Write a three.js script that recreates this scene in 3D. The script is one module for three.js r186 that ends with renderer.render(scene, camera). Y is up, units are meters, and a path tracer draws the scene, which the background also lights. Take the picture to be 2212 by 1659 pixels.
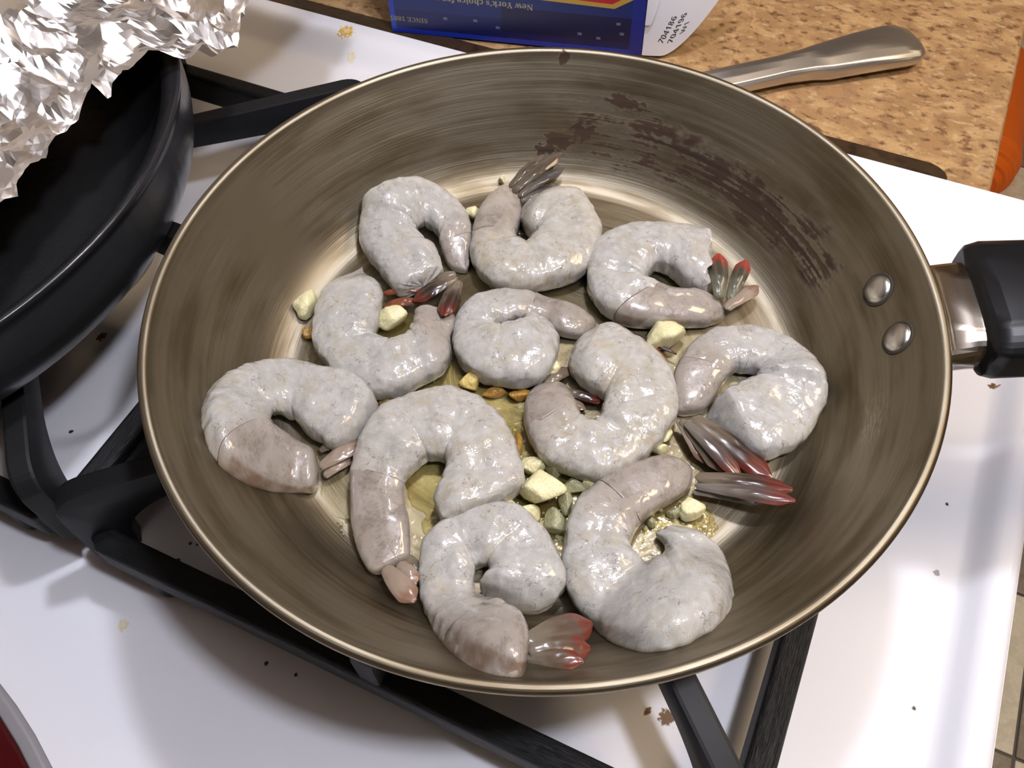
import * as THREE from 'three';
import { ImprovedNoise } from 'three/addons/math/ImprovedNoise.js';
import { RoundedBoxGeometry } from 'three/addons/geometries/RoundedBoxGeometry.js';
import { mergeGeometries, mergeVertices, toCreasedNormals } from 'three/addons/utils/BufferGeometryUtils.js';
import { RectAreaLightUniformsLib } from 'three/addons/lights/RectAreaLightUniformsLib.js';

// World: x runs from the back of the stove (-) to its front (+), z along the row of burners, y up.
// Origin: under the centre of the steel skillet, at the height of the cooktop's raised lip. Metres.
const scene = new THREE.Scene();
const camera = new THREE.PerspectiveCamera(48.3, 2212 / 1659, 0.01, 20);
const eye = new THREE.Vector3(0.07359, 0.3166, 0.16829);
camera.position.copy(eye);
camera.up.set(-0.33413, 0.55712, -0.76024);
camera.lookAt(eye.clone().add(new THREE.Vector3(-0.25161, -0.83005, -0.4977)));
scene.background = new THREE.Color(0x000000);

const renderer = new THREE.WebGLRenderer();
renderer.toneMapping = THREE.LinearToneMapping;
renderer.toneMappingExposure = 1.68;
renderer.shadowMap.enabled = true;
RectAreaLightUniformsLib.init();

const HOOD_LAMPS = [[0.20, 0.57, 0.094, 0.205], [0.02, 0.57, -0.12, 0.175]];   // x, y, z, candela
const HOOD_LAMP_COLOR = 0xebeeff;
const ROOM_LAMP = { at: [1.0, 1.53, -0.65], size: 0.6, strength: 7.4, color: 0xffe2bd };

// ---------------------------------------------------------------- helpers
function mulberry(seed) {
  let a = seed >>> 0;
  return () => { a = (a + 0x6d2b79f5) >>> 0; let t = Math.imul(a ^ (a >>> 15), 1 | a); t = (t + Math.imul(t ^ (t >>> 7), 61 | t)) ^ t; return ((t ^ (t >>> 14)) >>> 0) / 4294967296; };
}
const perlin = new ImprovedNoise();
const noise = (x, y, z = 0) => perlin.noise(x, y, z);
function fbm(x, y, z = 0, octaves = 4) {
  let s = 0, a = 0.5, f = 1;
  for (let i = 0; i < octaves; i++) { s += a * perlin.noise(x * f, y * f, z * f + i * 7.3); a *= 0.5; f *= 2.03; }
  return s;
}
const clamp = (x, a = 0, b = 1) => Math.min(b, Math.max(a, x));
const smooth = (a, b, x) => { const t = clamp((x - a) / (b - a)); return t * t * (3 - 2 * t); };
const mix = (a, b, t) => a + (b - a) * t;
const mix3 = (a, b, t) => [mix(a[0], b[0], t), mix(a[1], b[1], t), mix(a[2], b[2], t)];
const used = {};
function numbered(name) { used[name] = (used[name] ?? -1) + 1; return used[name] ? `${name}_${String(used[name]).padStart(3, '0')}` : name; }
function part(name, geometry, material, parent) { const m = new THREE.Mesh(geometry, material); m.name = name; parent.add(m); return m; }
function thing(name, label, category, at = [0, 0, 0], group) {
  const g = new THREE.Group(); g.name = numbered(name); g.position.set(...at); g.userData = { label, category };
  if (group) g.userData.group = group;
  scene.add(g); return g;
}
function single(name, geometry, material, label, category, group) {
  const m = new THREE.Mesh(geometry, material); m.name = numbered(name); m.userData = { label, category };
  if (group) m.userData.group = group;
  scene.add(m); return m;
}
function structure(name, geometry, material) { const m = new THREE.Mesh(geometry, material); m.name = name; m.userData = { kind: 'structure' }; scene.add(m); return m; }
function texture(width, height, paint, { srgb = true, wrap = false } = {}) {   // paint(u, v) -> [r, g, b] 0..1
  const data = new Uint8Array(width * height * 4);
  for (let j = 0, k = 0; j < height; j++) for (let i = 0; i < width; i++, k += 4) {
    const c = paint((i + 0.5) / width, (j + 0.5) / height);
    data[k] = clamp(c[0]) * 255; data[k + 1] = clamp(c[1]) * 255; data[k + 2] = clamp(c[2]) * 255; data[k + 3] = 255;
  }
  const t = new THREE.DataTexture(data, width, height);
  t.magFilter = t.minFilter = THREE.LinearFilter;
  if (wrap) t.wrapS = t.wrapT = THREE.RepeatWrapping;
  if (srgb) t.colorSpace = THREE.SRGBColorSpace;
  t.needsUpdate = true;
  return t;
}
function grid(nu, nv, at, { closeU = false, uv } = {}) {   // surface from at(i, j) -> [x, y, z]; closeU joins the last column to the first
  const p = [], t = [], idx = [];
  for (let j = 0; j <= nv; j++) for (let i = 0; i <= nu; i++) { const q = at(i / nu, j / nv, i, j); p.push(q[0], q[1], q[2]); const w = uv ? uv(i / nu, j / nv, q) : [i / nu, j / nv]; t.push(w[0], w[1]); }
  for (let j = 0; j < nv; j++) for (let i = 0; i < nu; i++) { const a = j * (nu + 1) + i, b = a + 1, c = a + nu + 1, d = c + 1; idx.push(a, b, d, a, d, c); }
  const g = new THREE.BufferGeometry();
  g.setAttribute('position', new THREE.Float32BufferAttribute(p, 3));
  g.setAttribute('uv', new THREE.Float32BufferAttribute(t, 2));
  g.setIndex(idx);
  g.computeVertexNormals();
  if (closeU) {
    const n = g.attributes.normal;
    for (let j = 0; j <= nv; j++) {
      const a = j * (nu + 1), b = a + nu, v = new THREE.Vector3(n.getX(a) + n.getX(b), n.getY(a) + n.getY(b), n.getZ(a) + n.getZ(b)).normalize();
      n.setXYZ(a, v.x, v.y, v.z); n.setXYZ(b, v.x, v.y, v.z);
    }
  }
  return g;
}
function lathe(profile, segments = 96, uv) {   // profile: [r, y] points, outside of the solid on the left when walking along
  return grid(segments, profile.length - 1, (u, v, i, j) => { const a = -Math.PI + u * 2 * Math.PI, [r, y] = profile[j]; return [r * Math.cos(a), y, r * Math.sin(a)]; }, { closeU: true, uv: uv && ((u, v, q) => uv(u, q)) });
}
function rounded(profile, cut = 0.3, steps = 3) {   // rounds the corners of an open profile
  const out = [profile[0]];
  for (let k = 1; k < profile.length - 1; k++) {
    const [a, b, c] = [profile[k - 1], profile[k], profile[k + 1]];
    const d = Math.min(Math.hypot(b[0] - a[0], b[1] - a[1]), Math.hypot(c[0] - b[0], c[1] - b[1])) * cut;
    const toward = (q) => { const l = Math.hypot(q[0] - b[0], q[1] - b[1]) || 1; return [b[0] + (q[0] - b[0]) / l * d, b[1] + (q[1] - b[1]) / l * d]; };
    const s = toward(a), e = toward(c);
    for (let i = 0; i <= steps; i++) { const t = i / steps; out.push([(1 - t) ** 2 * s[0] + 2 * t * (1 - t) * b[0] + t * t * e[0], (1 - t) ** 2 * s[1] + 2 * t * (1 - t) * b[1] + t * t * e[1]]); }
  }
  out.push(profile[profile.length - 1]);
  return out;
}
function loft(sections, around = 28, power = 2.6) {   // sections: { at, side, up, w, h }: closed tube with super-elliptic sections and flat ends
  const n = sections.length, p = [], idx = [], uv = [];
  for (const s of sections) for (let k = 0; k < around; k++) {
    const a = k / around * 2 * Math.PI, c = Math.cos(a), d = Math.sin(a);
    const x = Math.sign(c) * Math.abs(c) ** (2 / power) * s.w, y = Math.sign(d) * Math.abs(d) ** (2 / power) * s.h;
    p.push(s.at[0] + s.side[0] * x + s.up[0] * y, s.at[1] + s.side[1] * x + s.up[1] * y, s.at[2] + s.side[2] * x + s.up[2] * y);
    uv.push(k / around, 0);
  }
  for (let j = 0; j < n - 1; j++) for (let k = 0; k < around; k++) { const a = j * around + k, b = j * around + (k + 1) % around; idx.push(a, b, b + around, a, b + around, a + around); }
  for (const [j, flip] of [[0, false], [n - 1, true]]) {
    const s = sections[j], c = p.length / 3; p.push(...s.at); uv.push(0, 0);
    for (let k = 0; k < around; k++) { const a = j * around + k, b = j * around + (k + 1) % around; if (flip) idx.push(c, a, b); else idx.push(c, b, a); }
  }
  const g = new THREE.BufferGeometry();
  g.setAttribute('position', new THREE.Float32BufferAttribute(p, 3));
  g.setAttribute('uv', new THREE.Float32BufferAttribute(uv, 2));
  g.setIndex(idx);
  return toCreasedNormals(g, 0.7);
}
function box(x0, x1, y0, y1, z0, z1, r = 0.002) {
  const g = r ? new RoundedBoxGeometry(x1 - x0, y1 - y0, z1 - z0, 2, r) : new THREE.BoxGeometry(x1 - x0, y1 - y0, z1 - z0);
  g.translate((x0 + x1) / 2, (y0 + y1) / 2, (z0 + z1) / 2); return g;
}
const bare = (g) => { const q = g.index ? g.toNonIndexed() : g; for (const k of Object.keys(q.attributes)) if (!['position', 'normal', 'uv'].includes(k)) q.deleteAttribute(k); return q; };
const join = (list) => mergeGeometries(list.map(bare));

// ---------------------------------------------------------------- the room (its light and what the steel mirrors)
const FLOOR_Y = -0.91, CEILING_Y = 1.56, X0 = -0.5, X1 = 2.3, Z0 = -2.6, Z1 = 1.9;
const plaster = new THREE.MeshStandardMaterial({ color: new THREE.Color().setRGB(0.42, 0.36, 0.28), roughness: 0.9 });
const ceilingPaint = new THREE.MeshStandardMaterial({ color: new THREE.Color().setRGB(0.66, 0.62, 0.55), roughness: 0.95 });
structure('wall_back', box(X0 - 0.1, X0, FLOOR_Y - 0.1, CEILING_Y + 0.1, Z0 - 0.1, Z1 + 0.1, 0), plaster);
structure('wall_front', box(X1, X1 + 0.1, FLOOR_Y - 0.1, CEILING_Y + 0.1, Z0 - 0.1, Z1 + 0.1, 0), plaster);
structure('wall_left', box(X0, X1, FLOOR_Y - 0.1, CEILING_Y + 0.1, Z1, Z1 + 0.1, 0), plaster);
structure('wall_right', box(X0, X1, FLOOR_Y - 0.1, CEILING_Y + 0.1, Z0 - 0.1, Z0, 0), plaster);
structure('ceiling', box(X0, X1, CEILING_Y, CEILING_Y + 0.1, Z0, Z1, 0), ceilingPaint);
{
  const grout = new THREE.MeshStandardMaterial({ color: new THREE.Color().setRGB(0.16, 0.15, 0.135), roughness: 0.9 });
  const floor = structure('floor', box(X0, X1, FLOOR_Y - 0.1, FLOOR_Y - 0.004, Z0, Z1, 0), grout);
  const marble = (base, vein) => new THREE.MeshStandardMaterial({ roughness: 0.3, map: texture(256, 256, (u, v) => {
    const k = smooth(0.02, 0.16, Math.abs(fbm(u * 5, v * 5, base[0] * 9, 5))), g = fbm(u * 40, v * 40, 3, 2) * 0.06;
    return mix3(vein, base, 0.55 + 0.45 * k).map((c) => c + g);
  }) });
  const tones = [marble([0.93, 0.92, 0.86], [0.84, 0.82, 0.76]), marble([0.6, 0.57, 0.53], [0.5, 0.47, 0.43])];
  const size = 0.235, tile = box(-size / 2 + 0.002, size / 2 - 0.002, 0, 0.012, -size / 2 + 0.002, size / 2 - 0.002, 0.0015);
  for (let i = 0; i < 8; i++) for (let j = 0; j < 11; j++) {   // the tiles in sight in front of the stove and the counter
    const t = part('tile', tile, tones[(i + j) % 2], floor);
    t.position.set(0.32 + (i - 0.5) * size, FLOOR_Y - 0.012, -0.4125 + (j - 7) * size);
  }
}
{
  const lamp = thing('ceiling_light', 'square frosted ceiling light panel above the kitchen floor', 'light', ROOM_LAMP.at);
  const h = ROOM_LAMP.size / 2;
  part('frame', join([box(-h - 0.02, h + 0.02, -0.01, 0.03, -h - 0.02, -h, 0.003), box(-h - 0.02, h + 0.02, -0.01, 0.03, h, h + 0.02, 0.003), box(-h - 0.02, -h, -0.01, 0.03, -h, h, 0.003), box(h, h + 0.02, -0.01, 0.03, -h, h, 0.003)]), new THREE.MeshStandardMaterial({ color: 0xdddddd, roughness: 0.5 }), lamp);
  part('diffuser', box(-h, h, 0, 0.02, -h, h, 0), new THREE.MeshStandardMaterial({ color: 0xffffff, emissive: ROOM_LAMP.color, emissiveIntensity: 2.5 }), lamp);
  const light = new THREE.RectAreaLight(ROOM_LAMP.color, ROOM_LAMP.strength, ROOM_LAMP.size, ROOM_LAMP.size);
  light.position.set(ROOM_LAMP.at[0], ROOM_LAMP.at[1] - 0.012, ROOM_LAMP.at[2]); light.lookAt(light.position.x, -5, light.position.z);
  scene.add(light);
}
{
  const hood = thing('range_hood', 'grey steel range hood with two bulbs above the stove', 'range hood', [0, 0.6, 0]);
  const steel = new THREE.MeshStandardMaterial({ color: new THREE.Color().setRGB(0.32, 0.28, 0.23), roughness: 0.45 });
  part('canopy', box(-0.49, 0.27, 0, 0.13, -0.3, 0.36, 0.01), steel, hood);
  for (const [x, y, z, candela] of HOOD_LAMPS) {
    const s = part('socket', lathe(rounded([[0, 0.02], [0.012, 0.02], [0.014, -0.012], [0, -0.012]]), 24), new THREE.MeshStandardMaterial({ color: 0x888888, metalness: 0.8, roughness: 0.4 }), hood);
    s.position.set(x, 0, z);
    const bulb = part('bulb', new THREE.SphereGeometry(0.02, 24, 16), new THREE.MeshStandardMaterial({ color: 0xffffff, emissive: HOOD_LAMP_COLOR, emissiveIntensity: 60 }), hood);
    bulb.position.set(x, y - 0.6, z);
    const light = new THREE.PointLight(HOOD_LAMP_COLOR, candela, 0, 2);
    light.position.set(x, y, z); light.shadow.radius = 1; light.castShadow = true; scene.add(light);
  }
}

// ---------------------------------------------------------------- the stove
const LIP_X = 0.1925, LIP_Z = -0.2285;
const WELLS = [[-0.013, -0.01], [-0.279, -0.01], [-0.013, 0.285], [-0.279, 0.285]];
function deckY(x, z) {
  const edge = (d, flat, slope) => smooth(flat, flat + slope, d);
  let y = -0.0105 * edge(LIP_X - x, 0.0085, 0.0105) * edge(z - LIP_Z, 0.008, 0.022);
  for (const [cx, cz] of WELLS) {   // pressed, round-cornered wells under the burners
    const r = 0.03, qx = Math.max(Math.abs(x - cx) - 0.096 + r, 0), qz = Math.max(Math.abs(z - cz) - 0.096 + r, 0);
    y -= 0.0042 * (1 - smooth(-0.007, 0.006, Math.hypot(qx, qz) - r));
  }
  if (LIP_X - x < 0.003) y -= 0.003 * (1 - Math.sqrt(clamp(1 - ((0.003 - (LIP_X - x)) / 0.003) ** 2)));
  return y;
}
const enamelSpots = [['o', -2269, -2200, 5], ['y', -2170, -2066, 3], ['y', -1174, 1368, 2.2], ['b', 1737, -1141, 2], ['o', -2610, -1503, 3], ['k', -1519, 1151, 1.5], ['k', -1140, 1059, 1.2], ['k', -1116, 1075, 1], ['k', -1142, 978, 0.8], ['k', -1113, 970, 0.7], ['k', -576, 1259, 0.8], ['k', -451, 1250, 0.7], ['k', -2003, 742, 1], ['k', -1743, 946, 0.7], ['k', 1648, -461, 0.9], ['g', 1658, -138, 1.2], ['k', 1671, 423, 0.7], ['b', 868, 823, 3], ['b', 799, 827, 1.5], ['b', 911, 794, 2], ['b', 862, 754, 0.9], ['b', -2233, 255, 2.4]];
const DECK = { x0: -0.47, x1: LIP_X, z0: LIP_Z, z1: 0.5 };
const enamelMap = (() => {
  const W = 1800, H = 2000, sx = (DECK.x1 - DECK.x0) / W, sz = (DECK.z1 - DECK.z0) / H;
  const tint = { o: [0.85, 0.62, 0.16], y: [0.88, 0.8, 0.5], b: [0.42, 0.3, 0.18], k: [0.09, 0.08, 0.07], g: [0.6, 0.6, 0.6] };
  return texture(W, H, (u, v) => {
    const x = DECK.x0 + u * W * sx, z = DECK.z0 + v * H * sz;
    let c = [0.925, 0.925, 0.935];
    for (const [kind, px, pz, r] of enamelSpots) {
      const dx = (x - px / 1e4) * 1000, dz = (z - pz / 1e4) * 1000;
      if (Math.abs(dx) > 2 * r + 2 || Math.abs(dz) > 2 * r + 2) continue;
      const d = Math.hypot(dx, dz) / r + fbm(dx * 0.6 + px, dz * 0.6, 1, 3) * 1.2;
      let k = 1 - smooth(0.75, 1.0, d);
      if (kind === 'o' || kind === 'y') k *= 0.45 + 0.55 * smooth(0.3, 0.75, d);   // dried drips: a ring with a thin middle
      c = mix3(c, tint[kind], k * (kind === 'y' ? 0.6 : 0.92));
    }
    return c;
  });
})();
const enamel = new THREE.MeshPhysicalMaterial({ map: enamelMap, roughness: 0.26, ior: 1.5 });
const enamelPlain = new THREE.MeshPhysicalMaterial({ color: new THREE.Color().setRGB(0.83, 0.83, 0.85), roughness: 0.18 });
const castIron = new THREE.MeshPhysicalMaterial({ specularIntensity: 0.55, color: new THREE.Color().setRGB(0.01, 0.01, 0.011), roughness: 0.5, bumpScale: 0.0006,
  bumpMap: texture(256, 256, (u, v) => { const k = 0.5 + 0.5 * fbm(u * 30, v * 30, 2, 4); return [k, k, k]; }, { srgb: false, wrap: true }) });
{
  const stove = thing('gas_stove', 'white enamel gas stove with a raised lip around its cooktop', 'stove');
  const nx = 265, nz = 290;
  const top = grid(nx, nz, (u, v) => { const x = mix(DECK.x0, DECK.x1, u), z = mix(DECK.z1, DECK.z0, v); return [x, deckY(x, z), z]; }, { uv: (u, v) => [u, 1 - v] });
  part('cooktop', top, enamel, stove);
  const under = join([box(DECK.x0, DECK.x1, -0.05, -0.03, DECK.z0 + 0.002, DECK.z1, 0), box(DECK.x1 - 0.004, DECK.x1, -0.05, -0.0029, DECK.z0, DECK.z1, 0), box(DECK.x0, DECK.x1, -0.05, -0.0005, DECK.z0 - 0.001, DECK.z0, 0)]);
  part('cooktop_skirt', under, enamelPlain, stove);
  part('oven_body', box(DECK.x0, DECK.x1 - 0.012, FLOOR_Y, -0.05, DECK.z0 + 0.004, DECK.z1, 0.004), enamelPlain, stove);
  const brass = new THREE.MeshStandardMaterial({ color: new THREE.Color().setRGB(0.45, 0.44, 0.42), metalness: 1, roughness: 0.45 });
  for (const [cx, cz] of WELLS.slice(0, 2)) {
    const head = part('burner_head', lathe(rounded([[0.0, 0.014], [0.036, 0.014], [0.044, 0.008], [0.046, -0.002], [0.05, -0.006], [0.05, -0.0155]]), 48), brass, stove); head.position.set(cx, 0, cz);
    const cap = part('burner_cap', lathe(rounded([[0, 0.0235], [0.03, 0.0235], [0.034, 0.021], [0.034, 0.0145], [0, 0.0145]]), 48), castIron, stove); cap.position.set(cx, 0, cz);
  }
}
function bar(x0, x1, z0, z1) {   // frame bar of a grate: slightly tapered towards its top
  const g = box(x0, x1, 0.004, 0.0215, z0, z1, 0.0028); return g;
}
function finger(length, t = 0.0046) {   // upright blade: starts at a frame corner, rises and carries the pan
  const s = new THREE.Shape();
  s.moveTo(-0.005, 0.005); s.lineTo(-0.005, 0.036); s.quadraticCurveTo(-0.004, 0.0488, 0.008, 0.0492);
  s.lineTo(length - 0.006, 0.0492); s.quadraticCurveTo(length, 0.049, length, 0.044); s.lineTo(length, 0.039);
  s.lineTo(0.034, 0.033); s.quadraticCurveTo(0.016, 0.029, 0.013, 0.016); s.lineTo(0.012, 0.005); s.closePath();
  const g = new THREE.ExtrudeGeometry(s, { depth: 2 * t - 0.003, bevelEnabled: true, bevelThickness: 0.0015, bevelSize: 0.0015, bevelOffset: -0.0012, bevelSegments: 2, curveSegments: 8 });
  g.translate(0, 0, -t + 0.0015);
  return toCreasedNormals(g, 0.6);
}
function grate(x0, x1, label) {
  const z0 = -0.134, z1 = 0.1215, w = 0.0102, r = 0.02, cx = (x0 + x1) / 2, cz = (z0 + z1) / 2;
  const root = thing('stove_grate', label, 'grate', [0, -0.0002, 0], 'cast iron grates side by side on the cooktop');
  part('frame_bar', bar(x0 + r * 0.6, x1 - r * 0.6, z1 - w, z1), castIron, root);
  part('frame_bar', bar(x0 + r * 0.6, x1 - r * 0.6, z0, z0 + w), castIron, root);
  part('frame_bar', bar(x0, x0 + w, z0 + r * 0.6, z1 - r * 0.6), castIron, root);
  part('frame_bar', bar(x1 - w, x1, z0 + r * 0.6, z1 - r * 0.6), castIron, root);
  const ends = [[x0, z0, 1, 1], [x1, z0, -1, 1], [x0, z1, 1, -1], [x1, z1, -1, -1]];
  for (const [x, z, sx, sz] of ends) {
    const bow = [];   // rounded corner between two bars
    for (let k = 0; k <= 8; k++) { const a = k / 8 * Math.PI / 2, px = x + sx * (r - (r - w / 2) * Math.cos(a)), pz = z + sz * (r - (r - w / 2) * Math.sin(a)); bow.push({ at: [px, 0.01275, pz], side: [-sx * Math.cos(a), 0, -sz * Math.sin(a)], up: [0, 1, 0], w: w / 2, h: 0.00875 }); }
    if (sx * sz < 0) bow.reverse();
    part('frame_corner', loft(bow, 16, 5), castIron, root);
    const blade = part('finger', finger(0.128), castIron, root);
    blade.position.set(x + sx * 0.0075, 0, z + sz * 0.0075); blade.rotation.y = Math.atan2(-sz * (Math.abs(z - cz)), sx * Math.abs(x - cx));
    const foot = part('foot', lathe(rounded([[0, -0.0095], [0.0042, -0.0095], [0.005, -0.006], [0.005, 0.008], [0, 0.008]].reverse()), 16), castIron, root);
    foot.position.set(x + sx * 0.034, 0, z + sz * 0.0052);
  }
  for (const [x, z, turn] of [[x0 + 0.006, cz, 0], [x1 - 0.006, cz, Math.PI], [cx, z0 + 0.006, -Math.PI / 2], [cx, z1 - 0.006, Math.PI / 2]]) {
    const blade = part('finger', finger(0.075), castIron, root); blade.position.set(x, 0, z); blade.rotation.y = turn;
  }
  return root;
}
grate(-0.1425, 0.1228, 'black cast iron stove grate under the steel skillet');
grate(-0.4125, -0.1455, 'black cast iron stove grate under the black pan');

// ---------------------------------------------------------------- the counter
const laminate = texture(1024, 1024, (u, v) => {   // brown speckled print: 0.38 m across
  const x = u * 60, y = v * 60, bend = fbm(x * 0.1, y * 0.1, 4, 3) * 6;
  const a = fbm(x * 0.3 + bend * 0.3, y * 0.4, 1, 4), b = fbm(x * 0.85 + bend * 0.3, y * 1.25, 9, 4), c = fbm(x * 0.8 + 30, y * 1.3 + bend * 0.4, 17, 4), d = noise(x * 5, y * 5, 2), e = fbm(x * 2.2, y * 2.6, 61, 3);
  let col = mix3([0.65, 0.52, 0.36], [0.75, 0.62, 0.44], smooth(-0.2, 0.25, a));
  col = mix3(col, [0.54, 0.42, 0.3], smooth(-0.02, 0.28, b + e * 0.25) * 0.75);
  col = mix3(col, [0.4, 0.29, 0.2], smooth(0.14, 0.36, b * 0.85 + e * 0.4) * 0.75);
  col = mix3(col, [0.78, 0.69, 0.53], smooth(0.12, 0.3, c * 0.9 + e * 0.2) * 0.7);
  col = mix3(col, [0.6, 0.47, 0.35], smooth(0.1, 0.3, fbm(x * 0.5, y * 0.5, 33, 3)) * 0.55);
  return col.map((k) => k + d * 0.03);
}, { wrap: true });
const tint = (color, roughness, map, more = {}) => new THREE.MeshPhysicalMaterial({ color, roughness, map, ...more });
function inMetres(g, size, ax = 'x', az = 'z') {
  const p = g.attributes.position, n = g.attributes.normal, uv = [];
  for (let i = 0; i < p.count; i++) { const side = Math.abs(n.getX(i)) > 0.7, front = Math.abs(n.getZ(i)) > 0.7; uv.push((side ? p.getY(i) : p.getX(i)) / size, (front ? p.getY(i) : p.getZ(i)) / size); }
  g.setAttribute('uv', new THREE.Float32BufferAttribute(uv, 2)); return g;
}
{
  const c = thing('kitchen_counter', 'brown speckled laminate kitchen counter next to the cooktop', 'counter');
  part('countertop', inMetres(box(-0.49, 0.1545, -0.04, -0.0025, -1.9, -0.2302, 0.0035), 0.38), tint(0xfcf8f4, 0.32, laminate), c);
  part('cabinet', box(-0.49, 0.12, FLOOR_Y, -0.04, -1.9, -0.236, 0.003), new THREE.MeshStandardMaterial({ color: 0x6a4a2c, roughness: 0.6 }), c);
}
{
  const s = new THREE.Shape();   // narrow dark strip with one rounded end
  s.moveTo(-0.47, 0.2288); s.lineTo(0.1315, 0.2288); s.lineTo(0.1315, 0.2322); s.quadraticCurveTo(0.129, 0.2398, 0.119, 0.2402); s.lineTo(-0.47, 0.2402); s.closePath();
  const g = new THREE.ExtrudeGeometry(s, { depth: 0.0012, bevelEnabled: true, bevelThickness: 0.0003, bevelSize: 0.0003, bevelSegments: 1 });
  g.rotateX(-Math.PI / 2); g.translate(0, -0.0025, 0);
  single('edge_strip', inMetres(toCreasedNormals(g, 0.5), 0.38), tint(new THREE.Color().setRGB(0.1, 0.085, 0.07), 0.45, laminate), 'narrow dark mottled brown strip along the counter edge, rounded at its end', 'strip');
}

// ---------------------------------------------------------------- the steel skillet
const PAN_FLOOR = 0.055, RIM_R = 0.13;
function panRise(r) { const a = 43.86, m = 2 * a * 0.018; return r < 0.09 ? 0 : r < 0.108 ? a * (r - 0.09) ** 2 : m * 0.009 + m * (r - 0.108); }
const panY = (x, z) => PAN_FLOOR + panRise(Math.hypot(x, z));
const streak = (deg, r, f = 1) => fbm(deg * 0.022 * f, r * 900 * f, 5, 4);   // grain that runs around the pan
function stain(deg, r) {   // burnt-on residue on the wall: amount 0..1
  const mm = r * 1000, low = mix(104, 106, smooth(-60, -40, deg)), high = mix(118.5, 114.5, smooth(-100, -75, deg));
  const along = smooth(-114, -103, deg) * (1 - smooth(-40, -33, deg));
  const band = smooth(low - 2.5, low + 2, mm + fbm(deg * 0.2, mm * 0.2, 3, 3) * 6) * (1 - smooth(high - 2, high + 2, mm + fbm(deg * 0.25, mm * 0.3, 8, 3) * 9));
  const patch = 0.5 + 1.2 * fbm(deg * 0.12, mm * 0.16, 21, 4) + 1.3 * streak(deg, r, 1.1) + 0.7 * streak(deg, r, 2.3) + 0.5 * fbm(deg * 0.9, mm * 1.2, 41, 3);
  const core = Math.exp(-(((mm - mix(113, 109.5, smooth(-85, -55, deg))) / 4.2) ** 2)) * smooth(-97, -85, deg) * (1 - smooth(-46, -36, deg));
  let k = along * band * smooth(0.42, 0.8, patch + 0.42 * core + 0.02);
  for (const [d0, m0, rd, rm] of [[-109, 125.9, 1.1, 1.5], [-109, 108, 4, 2.2], [-104, 110.5, 3, 2.4], [-112, 106, 3, 1.5], [-96, 118, 4, 1.6]]) {
    const q = Math.hypot((deg - d0) / rd, (mm - m0) / rm) + fbm(deg * 0.7 + d0, mm * 0.8, 2, 3) * 1.4;
    k = Math.max(k, 1 - smooth(0.7, 1.05, q));
  }
  return clamp(k);
}
const tarnish = (deg, r) => clamp(0.5 + 1.1 * fbm(deg * 0.05 + 9, r * 160, 13, 4) + 0.5 * streak(deg, r, 0.5));
const specks = (deg, r) => smooth(0.46, 0.6, fbm(deg * 1.3, r * 1900, 51, 3) + 0.12 * fbm(deg * 0.06, r * 90, 7, 2));
const TW = 2048, TH = 1024, TR = 0.135;
const panPixels = (() => {   // stain, tarnish, streak, fine streak: computed once, used by three maps
  const n = TW * TH, a = new Float32Array(n), b = new Float32Array(n), c = new Float32Array(n), d = new Float32Array(n);
  for (let j = 0, k = 0; j < TH; j++) { const r = (j + 0.5) / TH * TR; for (let i = 0; i < TW; i++, k++) {
    const deg = -180 + (i + 0.5) / TW * 360;
    const seam = smooth(0, 14, 180 - Math.abs(deg));   // blend across the seam at 180 degrees
    a[k] = deg > -125 && deg < -25 && r > 0.09 ? stain(deg, r) : 0;
    if (deg > -100 && deg < 60 && r > 0.06 && r < 0.128) a[k] = Math.max(a[k], 0.7 * specks(deg, r) * smooth(-0.1, 0.2, fbm(deg * 0.03, r * 50, 77, 2)));
    b[k] = tarnish(deg, r) * seam + 0.5 * (1 - seam); c[k] = streak(deg, r) * seam; d[k] = noise(deg * 0.05, r * 4200, 3) * seam;
  } }
  return { a, b, c, d };
})();
const panAt = (u, v) => Math.min(TH - 1, Math.floor(v * TH)) * TW + Math.min(TW - 1, Math.floor(u * TW));
const panMap = texture(TW, TH, (u, v) => {
  const k = panAt(u, v), s = panPixels.a[k], t = panPixels.b[k], g = panPixels.c[k];
  let c = mix3([0.6, 0.565, 0.49], [0.475, 0.43, 0.345], smooth(0.3, 1.0, t));
  c = c.map((x) => x + g * 0.05 + panPixels.d[k] * 0.03);
  const deg = -180 + u * 360, mm = v * TR * 1000;   // pale scouring marks
  const rub = Math.max(Math.exp(-(((deg + 4) / 5) ** 2) - ((mm - 114) / 2.6) ** 2), 0.9 * Math.exp(-(((deg + 40) / 5) ** 2) - ((mm - 108.5) / 1.8) ** 2)) * smooth(0.0, 0.35, fbm(deg * 0.5, mm * 3.2, 5, 3) + 0.12);
  c = c.map((x) => x + 0.13 * rub);
  return mix3(c, mix3([0.15, 0.1, 0.075], [0.27, 0.2, 0.13], 0.5 + g), s * 0.96);
});
const panSurface = texture(TW, TH, (u, v) => { const k = panAt(u, v), s = panPixels.a[k]; return [1, clamp(0.49 + 0.06 * panPixels.b[k] + 0.08 * panPixels.c[k] + 0.3 * s), 1 - 0.85 * s]; }, { srgb: false });
const panBump = texture(TW, TH, (u, v) => { const k = panAt(u, v), h = 0.5 + 0.22 * panPixels.c[k] + 0.2 * panPixels.d[k] + 0.2 * panPixels.a[k]; return [h, h, h]; }, { srgb: false });
const panSteel = new THREE.MeshPhysicalMaterial({ map: panMap, roughnessMap: panSurface, metalnessMap: panSurface, roughness: 1, metalness: 1, bumpMap: panBump, bumpScale: 0.00012, anisotropy: 0.55 });
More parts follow.
